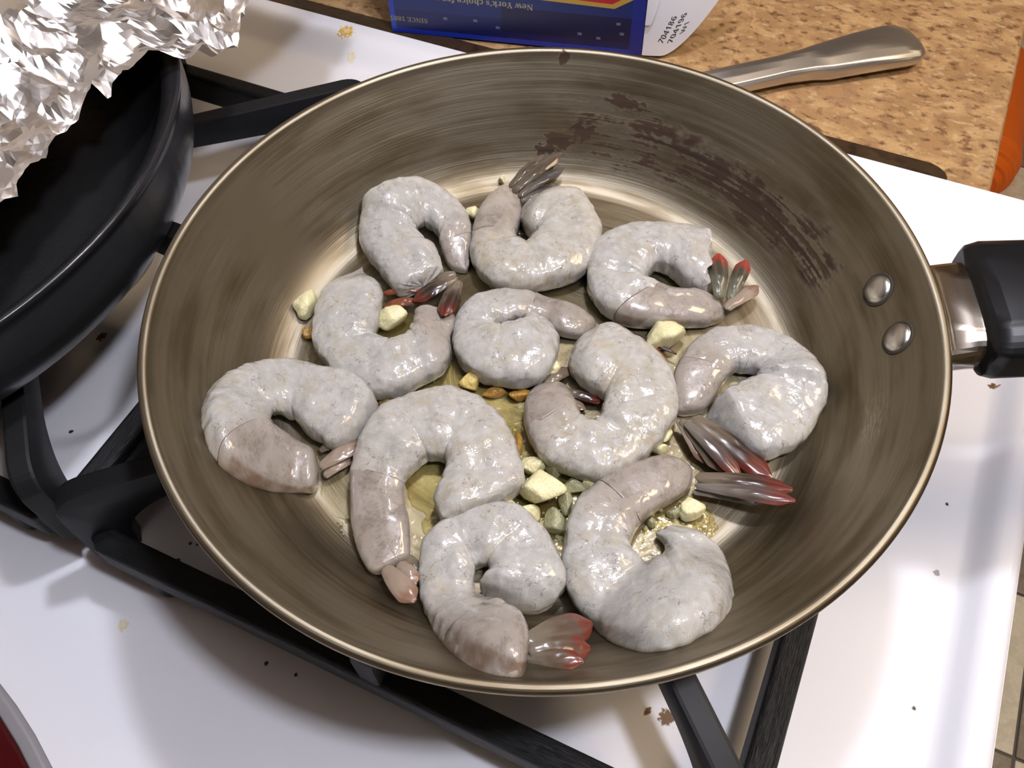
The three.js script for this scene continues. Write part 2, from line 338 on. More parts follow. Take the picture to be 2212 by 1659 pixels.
const brightSteel = new THREE.MeshPhysicalMaterial({ color: new THREE.Color().setRGB(0.55, 0.5, 0.43), metalness: 1, roughness: 0.2 });
const blackPlastic = new THREE.MeshPhysicalMaterial({ color: new THREE.Color().setRGB(0.006, 0.006, 0.0065), roughness: 0.36, specularIntensity: 0.6 });
{
  const pan = thing('steel_skillet', 'worn stainless steel skillet full of raw shrimp', 'skillet');
  const profile = [];
  for (let k = 0; k <= 30; k++) profile.push([Math.max(0.0001, 0.09 * k / 30), PAN_FLOOR]);
  for (let k = 1; k <= 34; k++) { const r = 0.09 + (0.1263 - 0.09) * k / 34; profile.push([r, PAN_FLOOR + panRise(r)]); }
  const y1 = PAN_FLOOR + panRise(0.1263);
  for (let k = 1; k <= 9; k++) { const a = k / 9 * Math.PI * 0.97; profile.push([0.1283 - 0.0019 * Math.cos(a), y1 + 0.0004 + 0.0019 * Math.sin(a)]); }   // rolled lip
  profile.push([0.1292, y1 - 0.003], [0.1282, y1 - 0.006]);
  for (let k = 33; k >= 4; k -= 2) { const r = 0.09 + (0.1263 - 0.09) * k / 34; profile.push([r + 0.0028, PAN_FLOOR + panRise(r) - 0.0022]); }
  profile.push([0.09, PAN_FLOOR - 0.0035], [0.088, PAN_FLOOR - 0.0055], [0.0001, PAN_FLOOR - 0.0055]);
  part('pan_body', lathe(profile, 200, (u, q) => [u, Math.hypot(q[0], q[2]) / TR]), panSteel, pan);
  const dir = new THREE.Vector3(0.93, 0, -0.368).normalize(), side = new THREE.Vector3(-dir.z, 0, dir.x);
  const rise = 0.1;
  const along = (r, y, w, h) => ({ at: [dir.x * r, y + (r - 0.12) * rise, dir.z * r], side: [-side.x, 0, -side.z], up: [0, 1, 0], w, h });
  part('handle_bracket', loft([{ ...along(0.1243, 0.0875, 0.0195, 0.0085), up: [dir.x * 0.535, 0.845, dir.z * 0.535] }, along(0.132, 0.0885, 0.0195, 0.0083), along(0.138, 0.0895, 0.0192, 0.0085), along(0.16, 0.09, 0.019, 0.0085)], 32, 3.6), brightSteel, pan);
  part('grip', loft([along(0.1405, 0.0925, 0.0218, 0.0092), along(0.1415, 0.0925, 0.023, 0.0108), along(0.145, 0.0925, 0.0238, 0.0118), along(0.17, 0.0925, 0.023, 0.012), along(0.21, 0.092, 0.0195, 0.0125), along(0.25, 0.092, 0.018, 0.012), along(0.275, 0.091, 0.0165, 0.011), along(0.281, 0.0905, 0.011, 0.007)], 36, 3.8), blackPlastic, pan);
  for (const deg of [-29, -18.3]) {
    const a = THREE.MathUtils.degToRad(deg), r = deg < -20 ? 0.1181 : 0.1192;
    const g = lathe([[0.0001, 0.0022], [0.0025, 0.0021], [0.0042, 0.0016], [0.0052, 0.0007], [0.0054, -0.0008]], 32);
    const rivet = part('rivet', g, new THREE.MeshStandardMaterial({ color: new THREE.Color().setRGB(0.66, 0.64, 0.6), metalness: 1, roughness: 0.28 }), pan);
    rivet.position.set(Math.cos(a) * r, PAN_FLOOR + panRise(r), Math.sin(a) * r);
    rivet.quaternion.setFromUnitVectors(new THREE.Vector3(0, 1, 0), new THREE.Vector3(-1.579 * Math.cos(a), 1, -1.579 * Math.sin(a)).normalize());
    part('grime_ring', new THREE.TorusGeometry(0.0056, 0.00055, 8, 36).rotateX(Math.PI / 2).translate(0, 0.0001, 0), new THREE.MeshStandardMaterial({ color: new THREE.Color().setRGB(0.03, 0.022, 0.014), roughness: 0.8 }), rivet);
    const back = part('rivet', lathe([[0.0001, 0.002], [0.003, 0.0016], [0.0045, 0.0004], [0.0047, -0.001]], 24), brightSteel, pan);
    back.position.set(Math.cos(a) * (r + 0.0032), PAN_FLOOR + panRise(r) - 0.0016, Math.sin(a) * (r + 0.0032));
    back.quaternion.setFromUnitVectors(new THREE.Vector3(0, 1, 0), new THREE.Vector3(1.579 * Math.cos(a), -1, 1.579 * Math.sin(a)).normalize());
  }
}

// ---------------------------------------------------------------- the black pan with its foil
{
  const pan = thing('black_pan', 'glossy black non-stick pan half covered by crumpled foil', 'pan', [-0.301, 0, 0.044]);
  const black = new THREE.MeshPhysicalMaterial({ color: new THREE.Color().setRGB(0.02, 0.0205, 0.022), roughness: 0.26, bumpScale: 0.0003,
    bumpMap: texture(256, 256, (u, v) => { const k = 0.5 + 0.5 * fbm(u * 24, v * 24, 6, 3); return [k, k, k]; }, { srgb: false, wrap: true }) });
  const p = [[0.0001, 0.054], [0.07, 0.054], [0.102, 0.0545], [0.113, 0.0575], [0.123, 0.065], [0.131, 0.075], [0.1375, 0.087], [0.1405, 0.0935], [0.1435, 0.0965], [0.1465, 0.0985], [0.1493, 0.0998], [0.1503, 0.0992], [0.1502, 0.0975], [0.1488, 0.0945], [0.1492, 0.087], [0.1488, 0.079], [0.1465, 0.07], [0.1415, 0.061], [0.1335, 0.0545], [0.124, 0.0508], [0.11, 0.0497], [0.0001, 0.0497]];
  part('pan_body', lathe(rounded(p, 0.42, 4), 160, (u, q) => [u * 6, Math.hypot(q[0], q[2]) * 8]), black, pan);
  const dir = new THREE.Vector3(-0.8, 0, 0.6), side = new THREE.Vector3(-dir.z, 0, dir.x);
  const along = (r, y, w, h) => ({ at: [dir.x * r, y, dir.z * r], side: [-side.x, 0, -side.z], up: [0, 1, 0], w, h });
  part('handle', loft([along(0.143, 0.088, 0.016, 0.006), along(0.16, 0.09, 0.013, 0.007), along(0.21, 0.1, 0.011, 0.008), along(0.26, 0.105, 0.012, 0.008)], 24, 3), blackPlastic, pan);
}
{
  const rnd = mulberry(77);
  // right border of the sheet as x for each z; the rest of it lies out of the picture
  const border = [[0.2, -0.25], [0.12, -0.2], [0.046, -0.186], [0.039, -0.183], [0.028, -0.188], [0.018, -0.191], [-0.002, -0.196], [-0.01, -0.193], [-0.024, -0.195], [-0.034, -0.195], [-0.044, -0.19], [-0.049, -0.18], [-0.056, -0.169], [-0.061, -0.163], [-0.075, -0.169], [-0.091, -0.176], [-0.14, -0.172], [-0.2, -0.178], [-0.26, -0.2]];
  const edgeX = (z) => { for (let k = 0; k < border.length - 1; k++) if (z <= border[k][0] && z >= border[k + 1][0]) return mix(border[k][1], border[k + 1][1], (border[k][0] - z) / (border[k][0] - border[k + 1][0])); return -0.23; };
  const nx = 150, nz = 210;
  const seeds = []; for (let k = 0; k < 1500; k++) seeds.push([-0.56 + rnd() * 0.42, -0.28 + rnd() * 0.5, (rnd() - 0.5), (rnd() - 0.5), rnd()]);
  const facet = (x, z) => {   // crumple: flat patches that tilt one by one, blended where they meet
    let sum = 0, weight = 0;
    for (const q of seeds) { const d = (q[0] - x) ** 2 + (q[1] - z) ** 2; if (d > 0.0009) continue; const w = Math.exp(-d / 0.000012) + 1e-12; sum += w * ((q[2] * (x - q[0]) + q[3] * (z - q[1])) * 1.5 + (q[4] - 0.5) * 0.0022); weight += w; }
    return weight ? sum / weight : 0;
  };
  const ridge = (x, z, f, s) => (0.22 - Math.abs(noise(x * f + 0.6 * noise(z * f * 0.7, x * f * 0.7, s + 5), z * f, s)));
  const rows = [], uvs = [];
  for (let j = 0; j <= nz; j++) for (let i = 0; i <= nx; i++) {
    const z = mix(0.2, -0.2, j / nz), u = (i / nx) ** 0.8;
    const x = mix(-0.55, edgeX(z) + 0.0016 * noise(z * 260, 3, 1), u);
    const d = Math.hypot(x + 0.301, z - 0.044), dome = 0.117 + 0.016 * (1 - smooth(0, 0.2, d)) + 0.009 * fbm(x * 14, z * 14, 2, 3);
    let y = mix(dome, 0.1065 + 0.004 * noise(z * 60, 7, 2), smooth(0.82, 1, u)) + facet(x, z) + 0.0032 * ridge(x, z, 70, 3) + 0.0016 * ridge(x, z, 170, 8);
    if (d > 0.165) y -= 0.06 * (d - 0.165);
    rows.push(x, Math.max(y, d < 0.165 ? 0.1022 : 0.06), z); uvs.push(x, z);
  }
  const idx = [];
  for (let j = 0; j < nz; j++) for (let i = 0; i < nx; i++) { const a = j * (nx + 1) + i, b = a + 1, c = a + nx + 1, d = c + 1; if ((i + j) % 2) idx.push(a, b, d, a, d, c); else idx.push(a, b, c, b, d, c); }
  const topSide = new THREE.BufferGeometry(); topSide.setAttribute('position', new THREE.Float32BufferAttribute(rows, 3)); topSide.setIndex(idx);
  const sheet = toCreasedNormals(topSide, 0.5);
  const foil = new THREE.MeshStandardMaterial({ color: new THREE.Color().setRGB(0.9, 0.86, 0.82), metalness: 1, roughness: 0.32, side: THREE.DoubleSide });
  single('aluminium_foil', sheet, foil, 'crumpled sheet of shiny aluminium foil spread over the black pan', 'foil');
}

// ---------------------------------------------------------------- red pot, carton, utensil, bucket
{
  const bowl = thing('red_bowl', 'dark red bowl with a flat pale grey rim, standing on the white cooktop', 'bowl', [-0.1481, 0, 0.3457]);
  const red = new THREE.MeshPhysicalMaterial({ color: new THREE.Color().setRGB(0.085, 0.0035, 0.006), roughness: 0.3 });
  part('bowl_body', lathe(rounded([[0.0001, -0.002], [0.08, -0.002], [0.105, 0.003], [0.1735, 0.058], [0.176, 0.0585], [0.176, 0.056], [0.108, -0.004], [0.1, -0.0095], [0.0001, -0.0095]], 0.3), 96), red, bowl);
  part('bowl_rim', lathe(rounded([[0.1745, 0.0588], [0.1752, 0.0606], [0.1785, 0.061], [0.18, 0.0592], [0.1782, 0.0572], [0.1745, 0.0588]], 0.3), 96), new THREE.MeshStandardMaterial({ color: new THREE.Color().setRGB(0.2, 0.195, 0.205), roughness: 0.4 }), bowl);
}
{
  const angle = Math.atan2(0.036, 0.151), W = 0.155, H = 0.078, D = 0.078;
  const cartonBox = thing('butter_carton', 'blue cardboard carton printed with gold lettering, turned upside down on the counter', 'carton', [-0.201, -0.0012, -0.2315]);
  cartonBox.rotation.y = angle;
  const canvas = document.createElement('canvas'); canvas.width = 1240; canvas.height = 624;
  const c = canvas.getContext('2d');
  const fill = (color, x, y, w, h) => { c.fillStyle = color; c.fillRect(x, 624 - y - h, w, h); };   // y up from the lower edge as the carton stands
  const area = (color, pts) => { c.fillStyle = color; c.beginPath(); pts.forEach(([x, y], k) => (k ? c.lineTo(x, 624 - y) : c.moveTo(x, 624 - y))); c.fill(); };
  const write = (color, text, x, y, size) => { c.save(); c.fillStyle = color; c.translate(x, 624 - y); c.rotate(Math.PI); c.font = `bold ${size}px serif`; c.fillText(text, 0, 0); c.restore(); };
  fill('#12245f', 0, 0, 1240, 624); fill('#0e1550', 0, 26, 1180, 100); fill('#0f123c', 560, 60, 620, 130);
  fill('#15309c', 0, 0, 1240, 26); fill('#14247c', 1180, 0, 60, 624); fill('#1a3aa0', 0, 0, 26, 624);
  area('#b8923a', [[640, 246], [1096, 232], [1240, 322], [1240, 520], [640, 520]]);   // gold edge of the banner
  area('#b01e26', [[660, 268], [1084, 254], [1205, 330], [1205, 520], [660, 520]]);
  write('#a89a68', 'New York\u2019s choice for generations', 715, 215, 40);
  write('#8a8558', 'SINCE 1885', 190, 88, 34);
  for (const [x, y] of [[270, 92], [420, 96], [530, 70], [930, 80], [1020, 66], [1110, 150], [1130, 100]]) fill('#5f6a86', x, y, 20, 14);
  const front = new THREE.CanvasTexture(canvas); front.colorSpace = THREE.SRGBColorSpace;
  const card = (color) => new THREE.MeshPhysicalMaterial({ color, roughness: 0.35 });
  const blue = card(0x17246e), printed = new THREE.MeshPhysicalMaterial({ map: front, roughness: 0.35 });
  const boxBody = box(0, W, 0, H, -D, -0.0004, 0.0012);
  part('carton_body', boxBody, blue, cartonBox);
  const panel = new THREE.PlaneGeometry(W - 0.001, H - 0.001); panel.translate(W / 2, H / 2, 0);
  part('printed_panel', panel, printed, cartonBox);
  const fc = document.createElement('canvas'); fc.width = 512; fc.height = 640; const f = fc.getContext('2d');
  f.fillStyle = '#e9e8ea'; f.fillRect(0, 0, 512, 640); f.fillStyle = '#3c3b40';
  f.save(); f.translate(110, 575); f.rotate(-1.12); f.font = 'bold 44px sans-serif'; f.fillText('704186', 0, 0); f.fillText('704196', 10, 54); f.font = 'bold 38px sans-serif'; f.fillText('W1', 48, 102); f.restore();
  const flapMap = new THREE.CanvasTexture(fc); flapMap.colorSpace = THREE.SRGBColorSpace;
  const white = new THREE.MeshPhysicalMaterial({ map: flapMap, roughness: 0.55, side: THREE.DoubleSide });
  const flap = (w, bend, lift, base) => grid(24, 24, (u, v) => {   // a sheet with one rounded lower corner, bent away from the panel
    const low = 0.058 * Math.max(0, (u - 0.22) / 0.78) ** 1.55, y = mix(low + lift, H, v), x = W + u * w, k = u * u * bend;
    return [x, y, base - k];
  });
  part('end_flap', flap(0.052, 0.02, 0.001, -0.0002), white, cartonBox);
  part('inner_flap', flap(0.012, 0.003, 0.022, 0.0018), card(0xe4e4e6), cartonBox);
}
{
  const steel = new THREE.MeshPhysicalMaterial({ color: new THREE.Color().setRGB(0.62, 0.6, 0.57), metalness: 1, roughness: 0.4 });
  const spoon = thing('serving_utensil', 'brushed steel utensil with a thick rounded handle lying on the counter', 'utensil');
  const d = new THREE.Vector3(0.753, 0, -0.658), s = new THREE.Vector3(-d.z, 0, d.x);
  const along = (t, w, h, y) => ({ at: [0.0 + d.x * t, y, -0.2505 + d.z * t], side: [-s.x, 0, -s.z], up: [0, 1, 0], w, h });
  part('handle', loft([along(-0.045, 0.006, 0.0035, 0.0075), along(-0.02, 0.0085, 0.0045, 0.007), along(0.01, 0.0095, 0.0052, 0.0062), along(0.04, 0.0092, 0.0058, 0.006), along(0.056, 0.0105, 0.0063, 0.0056), along(0.066, 0.0128, 0.0066, 0.0052), along(0.09, 0.0152, 0.0064, 0.0058), along(0.112, 0.0172, 0.0058, 0.0056), along(0.119, 0.0168, 0.0052, 0.0052), along(0.1245, 0.0132, 0.0044, 0.0048), along(0.127, 0.0075, 0.003, 0.0042)], 40, 2.7), steel, spoon);
  const bowl = grid(24, 16, (u, v) => { const a = u * 2 * Math.PI, r = v; const t = -0.078 + Math.cos(a) * r * 0.036, q = Math.sin(a) * r * 0.02; const y = 0.004 + 0.0065 * r * r; return [d.x * t + s.x * q, y, -0.2505 + d.z * t + s.z * q]; }, { closeU: true });
  part('bowl', bowl, new THREE.MeshPhysicalMaterial({ color: new THREE.Color().setRGB(0.5, 0.48, 0.45), metalness: 1, roughness: 0.3, side: THREE.DoubleSide }), spoon);
}
{
  const orange = new THREE.MeshPhysicalMaterial({ color: new THREE.Color().setRGB(1, 0.2, 0.015), roughness: 0.38 });
  const tub = thing('orange_tub', 'bright orange plastic tub with a stepped end lying on the floor', 'tub', [0.335, FLOOR_Y + 0.082, -1.27]);
  const shape = rounded([[0.0001, 0.012], [0.022, 0.012], [0.026, 0], [0.036, 0], [0.04, -0.014], [0.05, -0.014], [0.054, -0.032], [0.064, -0.034], [0.068, -0.06], [0.0735, -0.064], [0.0815, -0.36], [0.079, -0.364], [0.07, -0.075], [0.0001, -0.07]], 0.3);
  const g = lathe(shape, 64); g.rotateX(Math.PI / 2); g.rotateY(0.1);
  part('tub_body', g, orange, tub);
}

// ---------------------------------------------------------------- shrimp
// Each section: [outer x, y, z, inner x, y, z] of the body across its back and belly, head end first, in tenths of a millimetre.
// Each fin: [root x, y, z, tip x, y, z, width, tone], same unit.
const SHRIMP_DATA = {
  A: { sections: [[-606,611,-49,-499,611,-212],[-655,615,-75,-524,615,-238],[-776,624,-141,-585,624,-304],[-876,624,-215,-659,624,-335],[-922,653,-293,-701,622,-354],[-938,709,-380,-709,624,-370],[-892,711,-488,-712,620,-390],[-823,690,-572,-699,619,-410],[-733,635,-611,-677,614,-424],[-630,609,-590,-635,609,-406],[-535,601,-516,-599,601,-367],[-485,589,-427,-569,589,-331],[-458,577,-347,-528,577,-294],[-443,566,-291,-495,566,-283]],
     fins: [[-438,630,-210,-549,610,-47,65,1],[-423,630,-195,-382,670,14,70,1],[-558,600,-108,-686,590,-47,34,3],[-539,590,-70,-652,580,1,45,3],[-457,620,-232,-541,590,-151,50,0]] },
  B: { sections: [[-387,577,-719,-371,577,-637],[-360,590,-735,-348,590,-612],[-292,623,-774,-290,623,-551],[-195,624,-828,-254,624,-543],[-95,624,-758,-245,624,-545],[-10,624,-657,-249,624,-539],[14,624,-534,-252,624,-522],[-5,624,-419,-255,624,-505],[-77,624,-336,-256,624,-486],[-174,624,-262,-263,624,-472],[-293,624,-235,-283,624,-474],[-391,620,-277,-302,620,-481],[-455,611,-358,-323,611,-505],[-492,605,-454,-335,605,-537],[-521,605,-549,-352,605,-606],[-529,595,-661,-388,595,-697],[-510,585,-796,-431,575,-791]],
     fins: [[-430,640,-711,-321,683,-967,60,0],[-397,640,-696,-293,638,-934,50,4],[-382,630,-684,-295,593,-875,45,4],[-460,630,-740,-389,668,-941,45,0]] },
  C: { sections: [[378,624,-820,469,624,-529],[346,624,-814,443,624,-532],[264,624,-798,380,624,-538],[179,624,-770,302,624,-573],[91,620,-732,248,620,-579],[29,624,-665,241,624,-542],[-9,624,-582,239,624,-505],[-3,624,-484,238,624,-479],[25,620,-408,241,620,-474],[79,623,-332,266,623,-475],[168,623,-278,296,623,-473],[263,617,-281,340,617,-476],[355,610,-319,389,610,-499],[444,604,-361,438,604,-525],[514,593,-406,488,593,-533],[576,574,-469,537,574,-533]],
     fins: [[524,640,-500,459,670,-689,70,5],[561,640,-508,566,670,-699,60,5],[561,640,-460,640,620,-636,60,2]] },
  D: { sections: [[-867,573,-91,-793,573,-111],[-871,586,-45,-763,586,-91],[-879,619,71,-688,619,-41],[-858,624,156,-636,624,38],[-815,621,240,-603,621,152],[-783,618,297,-600,618,175],[-720,616,336,-584,616,172],[-657,619,372,-560,619,174],[-563,620,395,-539,620,173],[-453,624,396,-519,624,167],[-378,624,342,-501,624,148],[-331,619,274,-483,619,124],[-293,621,210,-483,621,98],[-297,613,131,-488,613,75],[-336,602,51,-501,602,38],[-356,600,-17,-516,600,4],[-377,596,-66,-522,596,-31]],
     fins: [] },
  E: { sections: [[-77,563,-228,-121,563,-212],[-46,573,-194,-120,573,-195],[33,599,-110,-116,599,-154],[60,611,-44,-114,611,-127],[70,624,46,-118,624,-103],[36,624,113,-132,624,-88],[-23,624,156,-152,624,-72],[-115,624,179,-172,624,-58],[-214,619,162,-187,619,-55],[-295,610,106,-200,610,-60],[-337,601,35,-208,601,-67],[-361,599,-55,-206,599,-73],[-352,601,-136,-200,601,-81],[-299,601,-205,-182,601,-98],[-229,599,-250,-151,599,-124],[-156,591,-276,-113,591,-157],[-82,586,-278,-47,586,-173],[-5,595,-280,8,595,-144],[66,590,-273,67,590,-150],[135,574,-257,130,574,-183]],
     fins: [[150,580,-255,457,600,-219,22,6],[244,580,-229,436,590,-173,55,3],[144,580,-223,257,580,-194,50,0]] },
  F: { sections: [[-423,565,462,-419,565,509],[-430,578,448,-428,578,536],[-446,609,415,-450,609,602],[-494,624,379,-499,624,640],[-584,624,359,-557,624,635],[-663,624,375,-601,624,626],[-725,624,382,-641,624,611],[-813,624,399,-680,624,598],[-868,664,454,-706,624,599],[-892,748,543,-724,629,602],[-909,776,629,-733,644,621],[-869,824,729,-733,662,647],[-826,847,796,-723,675,670],[-765,848,855,-708,676,688],[-699,833,897,-695,670,693],[-637,783,903,-674,659,697],[-576,691,876,-644,630,680],[-531,606,829,-604,605,671],[-455,600,796,-538,598,669]],
     fins: [[-495,610,724,-413,600,572,60,2],[-472,590,741,-428,580,627,50,2],[-539,590,662,-489,580,593,40,0]] },
  G: { sections: [[131,621,598,-9,621,751],[142,622,571,-26,622,730],[167,624,506,-70,624,679],[134,624,445,-86,624,625],[61,624,360,-89,624,575],[-22,624,296,-99,624,548],[-126,624,267,-115,624,534],[-236,624,277,-130,624,529],[-336,624,354,-152,624,535],[-404,624,431,-168,624,551],[-418,624,526,-185,624,572],[-413,617,612,-199,617,614],[-385,610,693,-195,610,665],[-335,604,780,-171,604,719],[-282,606,860,-122,606,777],[-226,581,923,-81,601,844],[-135,614,992,-57,590,891]],
     fins: [[-110,632,951,42,677,1023,70,2],[-78,623,916,9,639,967,60,2],[-76,590,875,-4,595,930,50,0]] },
  H: { sections: [[104,601,-138,108,601,0],[132,608,-162,137,608,17],[200,624,-222,211,624,58],[298,624,-206,272,624,73],[391,624,-169,291,624,87],[460,624,-115,298,624,112],[515,624,-37,302,624,137],[540,624,45,305,624,162],[534,622,143,305,622,180],[503,616,234,298,616,182],[454,618,328,290,618,189],[380,620,391,281,620,196],[281,617,404,268,617,193],[197,618,394,248,618,185],[135,615,352,224,615,166],[79,611,291,195,611,135],[40,602,210,165,602,101],[34,587,141,130,587,71],[46,562,76,78,562,55]],
     fins: [[65,590,102,116,580,-17,50,0],[109,580,97,286,580,69,42,1],[95,570,107,236,570,121,40,0]] },
  I: { sections: [[642,553,-18,637,553,-28],[670,567,1,641,567,-44],[741,601,49,650,601,-84],[851,624,93,672,624,-118],[920,627,37,703,624,-159],[970,603,-50,727,624,-184],[990,626,-126,744,624,-199],[993,646,-218,752,624,-209],[965,688,-268,755,620,-220],[904,652,-366,753,614,-231],[816,617,-424,748,614,-239],[722,611,-438,733,611,-250],[630,610,-415,711,610,-248],[550,609,-367,686,609,-239],[503,605,-285,669,605,-229],[481,606,-196,660,606,-203],[480,603,-119,647,603,-158],[507,593,-42,637,593,-92],[541,578,20,617,578,-27]],
     fins: [[594,630,35,903,622,149,85,1],[560,620,54,752,600,184,55,0],[579,640,69,813,630,194,60,7],[548,610,53,685,590,169,40,2]] },
  J: { sections: [[241,565,917,189,568,882],[283,571,903,188,580,879],[386,585,867,185,612,869],[431,624,776,188,624,843],[391,621,709,193,621,824],[326,616,649,191,616,814],[246,618,603,184,618,810],[147,618,596,172,618,809],[64,613,637,159,613,814],[-5,610,718,151,610,825],[-40,611,804,151,611,841],[-24,606,888,155,606,862],[16,591,966,174,604,895],[124,707,1058,213,623,923],[244,857,1125,280,692,961],[354,953,1160,351,761,986],[433,977,1153,410,852,1028],[463,961,1139,440,885,1059]],
     fins: [[424,856,1041,551,705,874,90,8],[444,930,1084,587,894,1001,70,8],[444,914,1099,587,950,1056,50,8]] },
  K: { sections: [[679,576,416,616,576,475],[707,581,421,625,581,480],[776,594,431,647,594,492],[830,581,457,667,603,510],[877,668,553,677,615,535],[884,808,687,683,628,554],[855,890,800,683,633,572],[796,919,882,675,637,589],[724,891,919,663,635,601],[630,781,904,648,628,603],[529,621,839,635,624,604],[455,625,794,620,624,608],[403,624,729,600,624,598],[369,618,649,578,618,581],[348,617,550,563,617,556],[360,613,464,559,613,512],[411,608,364,568,608,459],[485,604,274,596,604,405],[564,600,209,634,600,349],[662,576,193,677,576,274]],
     fins: [[674,630,255,976,668,194,65,1],[683,620,279,992,687,240,60,7],[683,600,294,909,599,235,40,4]] },
};

const fleshBump = texture(512, 512, (u, v) => { const w = (f, s) => { const x = u * f, y = v * f; return noise(x, y, s); }; const h = 0.5 + 0.3 * w(14, 1) + 0.2 * w(34, 2) + 0.1 * w(80, 3); return [h, h, h]; }, { srgb: false, wrap: true });
const fleshMap = texture(900, 900, (u, v) => {   // faint grey-brown pigment dots and hair-thin veins
  const d = noise(u * 230, v * 230, 2), e = fbm(u * 18, v * 18, 8, 3), q = Math.abs(fbm(u * 15, v * 15, 44, 4));
  const k = smooth(0.4, 0.62, d + e * 0.7) * 0.36, vein = (1 - smooth(0.0, 0.024, q)) * smooth(-0.05, 0.2, fbm(u * 7, v * 7, 71, 2)) * 0.58;
  const w = 0.97 + 0.08 * e;
  return mix3([w, w, w], [0.42, 0.37, 0.35], Math.max(k, vein));
}, { wrap: true });
const flesh = new THREE.MeshPhysicalMaterial({ color: 0xffffff, map: fleshMap, vertexColors: true, roughness: 0.16, ior: 1.42, bumpMap: fleshBump, bumpScale: 0.0003, clearcoat: 0.3, clearcoatRoughness: 0.05 });
const shell = new THREE.MeshPhysicalMaterial({ color: 0xffffff, vertexColors: true, roughness: 0.35, ior: 1.45, bumpMap: fleshBump, bumpScale: 0.0003, clearcoat: 1, clearcoatRoughness: 0.08 });
const finMaterial = new THREE.MeshPhysicalMaterial({ color: 0xffffff, vertexColors: true, roughness: 0.2, ior: 1.45, transmission: 0.15, thickness: 0 });
const clearFin = new THREE.MeshPhysicalMaterial({ color: 0xffffff, vertexColors: true, roughness: 0.12, ior: 1.45, transmission: 0.5, thickness: 0 });

